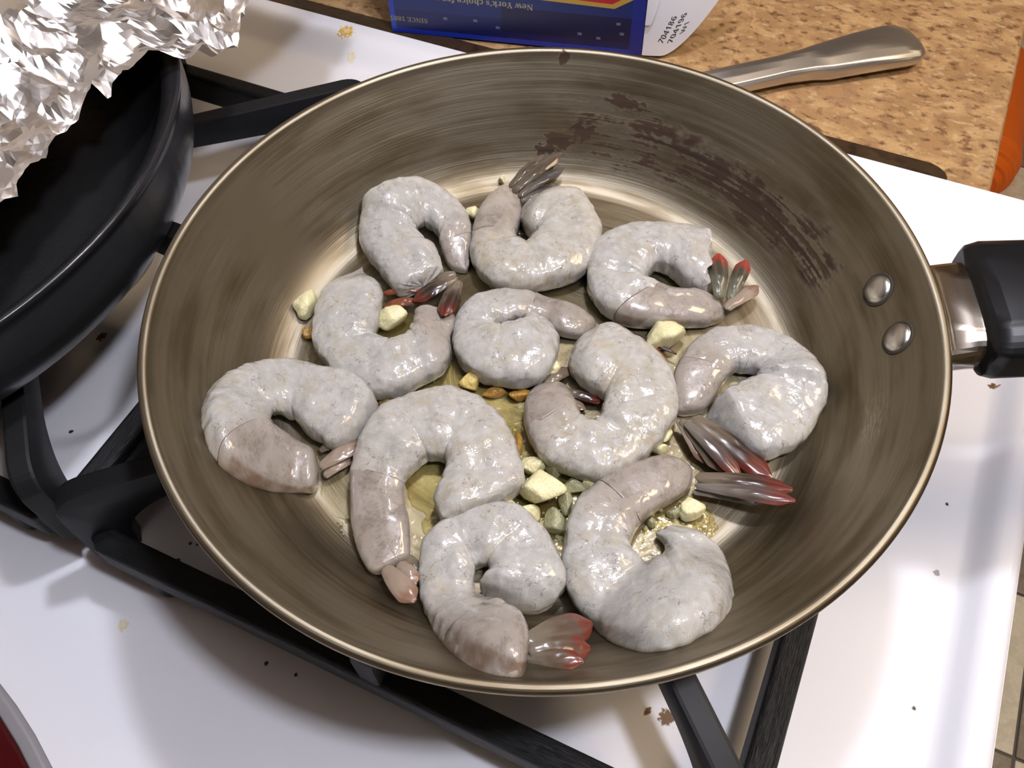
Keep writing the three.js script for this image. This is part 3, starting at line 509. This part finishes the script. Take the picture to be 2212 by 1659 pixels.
function sampler(sections) {
  const outer = new THREE.CatmullRomCurve3(sections.map((q) => new THREE.Vector3(q[0], q[1], q[2]).multiplyScalar(1e-4)), false, 'centripetal');
  const inner = new THREE.CatmullRomCurve3(sections.map((q) => new THREE.Vector3(q[3], q[4], q[5]).multiplyScalar(1e-4)), false, 'centripetal');
  return (t) => {
    const a = outer.getPoint(t), b = inner.getPoint(t), c = a.clone().add(b).multiplyScalar(0.5), n = a.clone().sub(b), w = n.length() / 2; n.normalize();
    const up = new THREE.Vector3(0, 1, 0).addScaledVector(n, -n.y).normalize();
    return { c, n, up, w };
  };
}
function bodyGeometry(at, seed, { from = 0, to = 1, grow = 1, caps = [0.06, 0.03], shellLike = false, warm = 0, nT = 230, nA = 80, pointy = 0, fray = 0, spike = null } = {}) {
  const tilt = mulberry(seed * 31 + 5)(), colors = [];
  const segments = 5.6;
  const g = grid(nA, nT, (u, v) => {
    const t = mix(from, to, v), s = at(clamp(t)), a = -u * 2 * Math.PI;
    let e = 1;
    if (v < caps[0]) e = Math.sqrt(clamp(1 - (1 - v / caps[0]) ** 2)) ** (0.75 + pointy);
    if (v > 1 - caps[1]) e *= Math.sqrt(clamp(1 - (1 - (1 - v) / caps[1]) ** 2)) ** 0.8;
    const c = Math.cos(a), d = Math.sin(a), p = 2 / 2.35;
    let h = Math.min(0.62 * s.w, 0.0074);
    const q = t * segments + 0.12 * c, saw = q - Math.floor(q);
    const crease = shellLike ? 0 : -0.035 * Math.exp(-(((saw < 0.5 ? saw : saw - 1) / 0.06) ** 2)) * (0.45 + 0.55 * Math.max(0, -c + 0.25 + 0.5 * noise(q * 0.9, seed, 4)));
    const swell = shellLike ? 0 : 0.03 * Math.sin(saw * Math.PI);
    const x = Math.sign(c) * Math.abs(c) ** p, y = Math.sign(d) * Math.abs(d) ** (2 / 3.1);
    // a pair of muscle lobes in every segment, on the belly half
    if (!shellLike) h *= 1 + 0.13 * Math.exp(-(((saw - 0.5) / 0.27) ** 2)) * Math.exp(-(((c + 0.42) / 0.34) ** 2)) - 0.06 * Math.exp(-(((c + 0.02) / 0.16) ** 2));
    const P = s.c.clone().addScaledVector(s.n, x * s.w * e * grow).addScaledVector(s.up, y * h * e * grow);
    const f = shellLike ? 0.3 : 1, lump = f * (0.0006 * noise(P.x * 210, P.y * 210, P.z * 210 + seed) + 0.00024 * noise(P.x * 430 + 9, P.y * 480, P.z * 480 + seed) + 0.00007 * noise(P.x * 1000, P.y * 1100 + 3, P.z * 1100));
    if ((fray || spike) && v < 0.14) {   // torn end of the flesh
      const ahead = at(clamp(t + 0.02)).c.sub(s.c).normalize(), torn = 1 - smooth(0.0, 0.14, v);
      if (fray) P.addScaledVector(ahead, -torn * fray * Math.max(0, 0.25 + 1.6 * noise(Math.cos(a) * 2.4 + seed, Math.sin(a) * 2.4, 5)));
      if (spike) P.addScaledVector(ahead, -torn * torn * spike[1] * Math.exp(-(((x - spike[0]) / 0.4) ** 2)));
    }
    const k = ((crease + swell) + lump / Math.max(s.w, 0.004)) * clamp(e * 1.15 - 0.15);
    P.addScaledVector(s.n, x * s.w * e * k).addScaledVector(s.up, y * h * e * k);
    return [P.x, P.y, P.z];
  }, { closeU: true, uv: (u, v, q) => [q[0] * 20 + seed * 0.37, q[2] * 20 + q[1] * 9] });
  const pos = g.attributes.position;
  for (let j = 0; j <= nT; j++) for (let i = 0; i <= nA; i++) {
    const u = i / nA, t = mix(from, to, j / nT), k = j * (nA + 1) + i, X = pos.getX(k), Y = pos.getY(k), Z = pos.getZ(k), c = Math.cos(u * 2 * Math.PI);
    const m1 = fbm(X * 160, Y * 160, Z * 160 + seed, 3), m2 = fbm(X * 420 + 4, Y * 420, Z * 420 + seed, 3), m3 = noise(X * 1500, Y * 1500, Z * 1500);
    let col;
    if (shellLike) {
      col = mix3([0.285, 0.25, 0.215], [0.235, 0.2, 0.165], smooth(-0.15, 0.3, m1 + 0.4 * m2));
      col = mix3(col, [0.12, 0.095, 0.08], smooth(0.2, 0.55, m3 + m1) * 0.45);
      if (c > 0.9) col = mix3(col, [0.14, 0.07, 0.035], smooth(0.93, 0.985, c) * 0.6 * smooth(-0.3, 0.1, m1));   // dark line along the back edge of the shell
    } else {
      const base = mix3([0.425, 0.414, 0.382], [0.435, 0.408, 0.338], clamp(warm * 1.6));
      col = mix3(base, base.map((q) => q * 0.88), smooth(-0.15, 0.3, m1));
      col = mix3(col, [0.38, 0.335, 0.24], smooth(0.04, 0.3, fbm(X * 120 + 7, Y * 120, Z * 120 + seed, 3)) * (0.35 + warm));
      col = mix3(col, [0.47, 0.465, 0.455], smooth(0.02, 0.26, -m2) * 0.7);
      col = mix3(col, [0.2, 0.175, 0.16], smooth(0.28, 0.48, m2 + 0.25 * m3) * 0.4);
      col = mix3(col, [0.29, 0.245, 0.2], smooth(0.66, 0.86, t) * 0.75);
      col = mix3(col, [0.22, 0.11, 0.05], smooth(0.45, 0.54, fbm(X * 520, Y * 520, Z * 520 + 3 * seed, 2) + 0.05 * tilt) * 0.8);
    }
    colors.push(...col);
  }
  g.setAttribute('color', new THREE.Float32BufferAttribute(colors, 3));
  return g;
}
const FIN_TONES = [   // root, middle, tip
  [[0.2, 0.165, 0.115], [0.14, 0.11, 0.075], [0.17, 0.115, 0.085]],
  [[0.17, 0.135, 0.095], [0.04, 0.024, 0.018], [0.12, 0.018, 0.012]],
  [[0.28, 0.22, 0.165], [0.3, 0.23, 0.175], [0.22, 0.12, 0.08]],
  [[0.18, 0.08, 0.045], [0.2, 0.06, 0.025], [0.22, 0.05, 0.018]],
  [[0.2, 0.175, 0.145], [0.12, 0.108, 0.1], [0.15, 0.13, 0.115]],
  [[0.15, 0.145, 0.1], [0.055, 0.05, 0.033], [0.3, 0.03, 0.018]],
  [[0.17, 0.115, 0.07], [0.03, 0.018, 0.015], [0.045, 0.018, 0.018]],
  [[0.17, 0.15, 0.125], [0.085, 0.06, 0.052], [0.14, 0.03, 0.022]],
  [[0.16, 0.135, 0.1], [0.1, 0.065, 0.045], [0.15, 0.032, 0.02]],
];
function finGeometry(q, seed) {
  const root = new THREE.Vector3(q[0], q[1], q[2]).multiplyScalar(1e-4), tip = new THREE.Vector3(q[3], q[4], q[5]).multiplyScalar(1e-4), half = q[6] * 0.5e-4;
  const d = tip.clone().sub(root), len = d.length(); d.normalize();
  const side = new THREE.Vector3(0, 1, 0).cross(d).normalize(), up = d.clone().cross(side).normalize(), tones = FIN_TONES[q[7]], colors = [];
  const nT = 26, nA = 22;
  const g = grid(nA, nT, (u, v) => {
    const a = -u * 2 * Math.PI, t = v;
    const wide = half * (0.42 + 0.62 * Math.sin(Math.PI * Math.min(1, t * 0.66 + 0.06)) ** 1.2) * Math.sqrt(clamp(1 - smooth(0.8, 1.0, t) * 0.93)) * Math.sqrt(clamp(t / 0.04));
    const thick = 0.0006 * Math.sqrt(clamp(t / 0.04)) * (1 - 0.55 * t);
    const x = Math.cos(a) * wide, rib = 0.00035 * Math.exp(-((Math.cos(a) / 0.16) ** 2)) + 0.00012 * Math.cos(Math.cos(a) * 18), y = Math.sin(a) * (thick + rib * Math.sqrt(clamp(t / 0.04)));
    const arch = 0.0016 * Math.sin(Math.PI * t) - 0.25 * x * x / half + 0.0004 * noise(t * 6, seed, Math.cos(a) * 2);
    return [root.x + d.x * len * t + side.x * x + up.x * (y + arch), root.y + d.y * len * t + side.y * x + up.y * (y + arch), root.z + d.z * len * t + side.z * x + up.z * (y + arch)];
  }, { closeU: true });
  for (let j = 0; j <= nT; j++) for (let i = 0; i <= nA; i++) {
    const t = j / nT, c = Math.cos(i / nA * 2 * Math.PI), m = fbm(t * 3, c * 6, seed, 3);
    let col = mix3(tones[0], tones[1], smooth(0.15, 0.55, t + m * 0.4));
    col = mix3(col, tones[2], smooth(0.68, 0.92, t + m * 0.35 + 0.1 * Math.abs(c)));
    col = mix3(col, tones[0], smooth(0.55, 0.9, Math.cos(c * 16)) * 0.25);
    colors.push(...col);
  }
  g.setAttribute('color', new THREE.Float32BufferAttribute(colors, 3));
  return g;
}
function makeShrimp(key, seed, label, { shellFrom = 0.76, shellTo = 1.0, warm = 0.1, caps = [0.06, 0.04], pointy = 0, clear = false, fray = 0.0008, spike = null } = {}) {
  const { sections, fins } = SHRIMP_DATA[key], at = sampler(sections);
  const root = thing('shrimp', label, 'shrimp', [0, 0, 0], 'raw shrimp in the skillet');
  part('body', bodyGeometry(at, seed, { warm, caps, pointy, fray, spike }), flesh, root);
  if (shellFrom < 1) part('tail_shell', bodyGeometry(at, seed + 0.5, { from: shellFrom, to: shellTo, grow: 1.045, caps: [0.02, 0.1], shellLike: true, nT: 60 }), shell, root);
  for (const [k, f] of fins.entries()) part('tail_fin', finGeometry(f, seed * 7 + k), clear ? clearFin : finMaterial, root);
  return root;
}
makeShrimp('A', 1, 'grey white raw shrimp whose dark tail fins lie over its neighbour, beside the burnt wall', { shellFrom: 0.82, caps: [0.045, 0.04] });
makeShrimp('B', 2, 'cream white raw shrimp curled tight with its clear grey tail up the pan wall', { warm: 0.5, shellFrom: 0.8, clear: true });
makeShrimp('C', 3, 'raw shrimp with a frayed cut end and red tipped green tail fins', { shellFrom: 0.68, caps: [0.03, 0.04], fray: 0.0045 });
makeShrimp('D', 4, 'U-shaped peeled raw shrimp with a pointed cut end holding a garlic lump', { shellFrom: 1, caps: [0.07, 0.04], spike: [-0.15, 0.006] });
makeShrimp('E', 5, 'tightly rolled raw shrimp in the middle with a flat translucent tail', { shellFrom: 0.8 });
makeShrimp('F', 6, 'raw shrimp resting on the pan wall with a bulging white end and speckled shell', { shellFrom: 0.77, caps: [0.09, 0.03] });
makeShrimp('G', 7, 'largest raw shrimp, an open hook with a smooth thick cut end', { shellFrom: 0.75, caps: [0.05, 0.03], warm: 0.25 });
makeShrimp('H', 8, 'raw shrimp bent into a C with a brownish tail end tucked inward', { shellFrom: 0.8, warm: 0.35, caps: [0.05, 0.05] });
makeShrimp('I', 9, 'bluish white raw shrimp curled near the handle rivets, its dark fins pointing away', { shellFrom: 0.84, warm: 0.02 });
makeShrimp('J', 10, 'bluish raw shrimp coiled around a blunt head end with a reddish fan tail', { shellFrom: 0.8, warm: 0.02, caps: [0.09, 0.04] });
makeShrimp('K', 11, 'big raw shrimp curled around a small hole, dark red tail crossing another tail', { shellFrom: 0.82, caps: [0.07, 0.03] });

// ---------------------------------------------------------------- garlic and oil
// x, z in tenths of a millimetre, half width, half depth in tenths of a millimetre, height above the pan floor, kind: 0 pale, 1 fried, 2 soaked clear
const GARLIC = [[-932, 124, 33, 42, 0, 0], [-864, 224, 22, 18, 0, 1], [-598, 47, 45, 36, 0, 0], [-563, -587, 22, 24, 0, 0], [-524, -804, 11, 14, 2, 0], [384, -273, 56, 46, 2, 0], [-190, 189, 34, 28, 0, 3], [-99, 184, 32, 13, 0, 1], [-9, 160, 36, 15, 0, 1], [65, 16, 18, 22, 4, 0], [-368, 322, 26, 14, 0, 3], [-435, 374, 22, 13, 0, 1], [79, 356, 13, 38, 0, 1], [159, 416, 30, 27, 1, 0], [228, 496, 52, 42, 3, 0], [223, 580, 30, 26, 1, 0], [146, 577, 22, 17, 1, 0], [307, 484, 18, 38, 0, 2], [311, 573, 25, 36, 0, 2], [322, 420, 30, 20, 0, 2], [704, 349, 29, 29, 0, 0], [649, 377, 18, 13, 0, 2], [529, 122, 18, 22, 3, 0], [531, 176, 24, 20, 2, 0], [362, 393, 26, 14, 1, 0], [231, 384, 27, 24, 0, 2], [598, 436, 13, 11, 0, 2]];
const garlicTones = [[0.64, 0.59, 0.34], [0.33, 0.18, 0.035], [0.46, 0.45, 0.26], [0.55, 0.42, 0.14]];
const garlicSkin = garlicTones.map((t, k) => new THREE.MeshPhysicalMaterial({ color: new THREE.Color().setRGB(...t), roughness: 0.3, ior: 1.42, bumpMap: fleshBump, bumpScale: 0.0005, ...(k === 2 ? { transmission: 0.45, thickness: 0 } : {}) }));
const garlicLabels = [
  'pale garlic lump against the pan wall beside the pointed shrimp', 'browned garlic crumb under the pointed shrimp, against the wall', 'large pale garlic lump held inside the U-shaped shrimp', 'small garlic cube wedged between two shrimp below the wall', 'tiny garlic shred at the clear tail on the wall',
  'biggest garlic lump, under the shrimp with the red tipped tail', 'golden garlic piece touching the rolled middle shrimp', 'browned garlic chip next to the golden garlic piece', 'browned garlic chip between the rolled shrimp and the brownish tail', 'small garlic wedge between the rolled shrimp and the C-shaped one',
  'golden garlic bit beneath the U-shaped shrimp', 'browned garlic fleck beside the bulging shrimp end', 'long browned garlic sliver beside the largest shrimp', 'pale garlic cube between the largest shrimp and the C-shaped one', 'bright garlic chunk on top of the chopped heap in the oil',
  'pale garlic slice at the foot of the chopped heap', 'garlic bit peeking out above the coiled bluish shrimp', 'soaked garlic shred on the handle side of the bright chunk', 'soaked garlic shred above the coiled bluish shrimp', 'soaked garlic piece against the big curled shrimp',
  'white garlic cube alone in a ring of oil under the dark red tail', 'soaked garlic crumb beside the lone white cube', 'garlic bit behind the crossing tails', 'garlic piece under the crossing tails', 'garlic sliver along the back of the C-shaped shrimp',
  'soaked garlic piece below the C-shaped shrimp', 'tiny soaked garlic crumb in the mouth of the big curled shrimp'];
for (const [k, [x, z, w, d, lift, kind]] of GARLIC.entries()) {
  const g = mergeVertices(new THREE.IcosahedronGeometry(1, 6).deleteAttribute('normal').deleteAttribute('uv')), p = g.attributes.position, h = (kind === 1 ? 0.5 : 0.72) * Math.min(w, d) + 6;
  const dice = mulberry(900 + k * 13), cuts = []; for (let q = 0; q < 7; q++) cuts.push([new THREE.Vector3(dice() - 0.5, (dice() - 0.5) * 0.7, dice() - 0.5).normalize(), 0.55 + 0.35 * dice()]);
  for (let i = 0; i < p.count; i++) {
    const v = new THREE.Vector3().fromBufferAttribute(p, i);
    let flat = 1.06 + 0.3 * noise(v.x * 1.1 + k * 3.1, v.y * 1.1, v.z * 1.1 + k) + 0.05 * noise(v.x * 5, v.y * 5, v.z * 5 + k);
    for (const [cut, deep] of cuts) { const q = v.dot(cut) * flat; if (q > deep) flat *= mix(1, deep / q, 0.85); }   // chopped faces
    const size = 1.42e-4; p.setXYZ(i, v.x * flat * w * size, Math.max(v.y * flat, -0.85) * h * size, v.z * flat * d * size);
  }
  g.computeVertexNormals();
  g.setAttribute('uv', new THREE.Float32BufferAttribute(Array.from({ length: p.count * 2 }, (_, i) => p.getComponent(i >> 1, (i & 1) * 2) * 40), 2));
  g.computeBoundingBox();
  const m = single('garlic_piece', g, garlicSkin[kind], garlicLabels[k], 'garlic', 'chopped garlic in the skillet');
  m.position.set(x * 1e-4, panY(x * 1e-4, z * 1e-4) - g.boundingBox.min.y + lift * 1e-3 * 0.6 + 0.0002, z * 1e-4); m.rotation.y = 0.46;
}
{
  const ripple = texture(256, 256, (u, v) => { const k = 0.5 + 0.5 * fbm(u * 9, v * 9, 4, 3); return [k, k, k]; }, { srgb: false, wrap: true });
  const film = (r, g, b) => new THREE.MeshPhysicalMaterial({ color: new THREE.Color().setRGB(r, g, b), transmission: 1, thickness: 0, ior: 1.47, roughness: 0.035, bumpMap: ripple, bumpScale: 0.0009 });
  const thin = film(0.985, 0.98, 0.93), deep = film(0.965, 0.95, 0.83);
  const pool = thing('oil_pool', 'thin yellow pool of oil between the shrimp in the skillet', 'oil');
  pool.userData.kind = 'stuff';
  const outline = (a, s) => 1 + 0.16 * noise(Math.cos(a) * 1.6 + s, Math.sin(a) * 1.6, s) + 0.12 * noise(Math.cos(a) * 4, Math.sin(a) * 4 + s, 3) + 0.05 * noise(Math.cos(a) * 11, Math.sin(a) * 11 + s, 7);
  const puddle = (cx, cz, rx, rz, depth, s) => {
    const n = 120, prof = [[0.0001, 1], [0.5, 1], [0.85, 1], [0.93, 0.93], [0.97, 0.72], [0.99, 0.4], [1, 0.06], [0.985, 0.02], [0.5, 0.02], [0.0001, 0.02]];
    return grid(n, prof.length - 1, (u, v, i, j) => { const a = u * 2 * Math.PI, [q, y] = prof[j], o = outline(a, s) * q; return [cx + Math.cos(a) * o * rx, PAN_FLOOR + 0.00005 + y * depth, cz + Math.sin(a) * o * rz]; }, { closeU: true, uv: (u, v, q) => [q[0] * 25, q[2] * 25] });
  };
  part('oil_film', puddle(-0.004, 0.012, 0.083, 0.077, 0.0006, 29), thin, pool);
  part('oil_puddle', puddle(0.012, 0.052, 0.036, 0.026, 0.0014, 3), deep, pool);
  part('oil_puddle', puddle(0.066, 0.037, 0.013, 0.009, 0.0012, 11), deep, pool);
  part('oil_puddle', puddle(-0.058, 0.012, 0.02, 0.016, 0.0012, 19), deep, pool);
  part('oil_puddle', puddle(-0.022, 0.024, 0.03, 0.012, 0.0011, 37), deep, pool);
  const rnd = mulberry(5), bubbles = [];
  for (const [cx, cz, r, n] of [[-0.029, 0.077, 0.012, 34], [0.006, 0.055, 0.014, 26], [0.03, 0.05, 0.013, 30], [0.062, 0.04, 0.012, 22], [-0.035, 0.035, 0.014, 16]])
    for (let k = 0; k < n; k++) { const a = rnd() * 6.283, q = r * Math.sqrt(rnd()), s = 0.0004 + 0.0007 * rnd() ** 2; const b = new THREE.SphereGeometry(s, 10, 7); b.scale(1, 0.8, 1); b.translate(cx + Math.cos(a) * q, PAN_FLOOR + 0.0016 + s * 0.2, cz + Math.sin(a) * q); bubbles.push(b); }
  const foam = part('oil_bubble', mergeGeometries(bubbles), new THREE.MeshPhysicalMaterial({ color: new THREE.Color().setRGB(0.75, 0.74, 0.5), transmission: 0.8, thickness: 0, roughness: 0.03, ior: 1.47 }), pool);
  foam.userData.kind = 'stuff';
}

scene.traverse((o) => { if (o.isMesh) { o.castShadow = true; o.receiveShadow = true; } });
renderer.render(scene, camera);
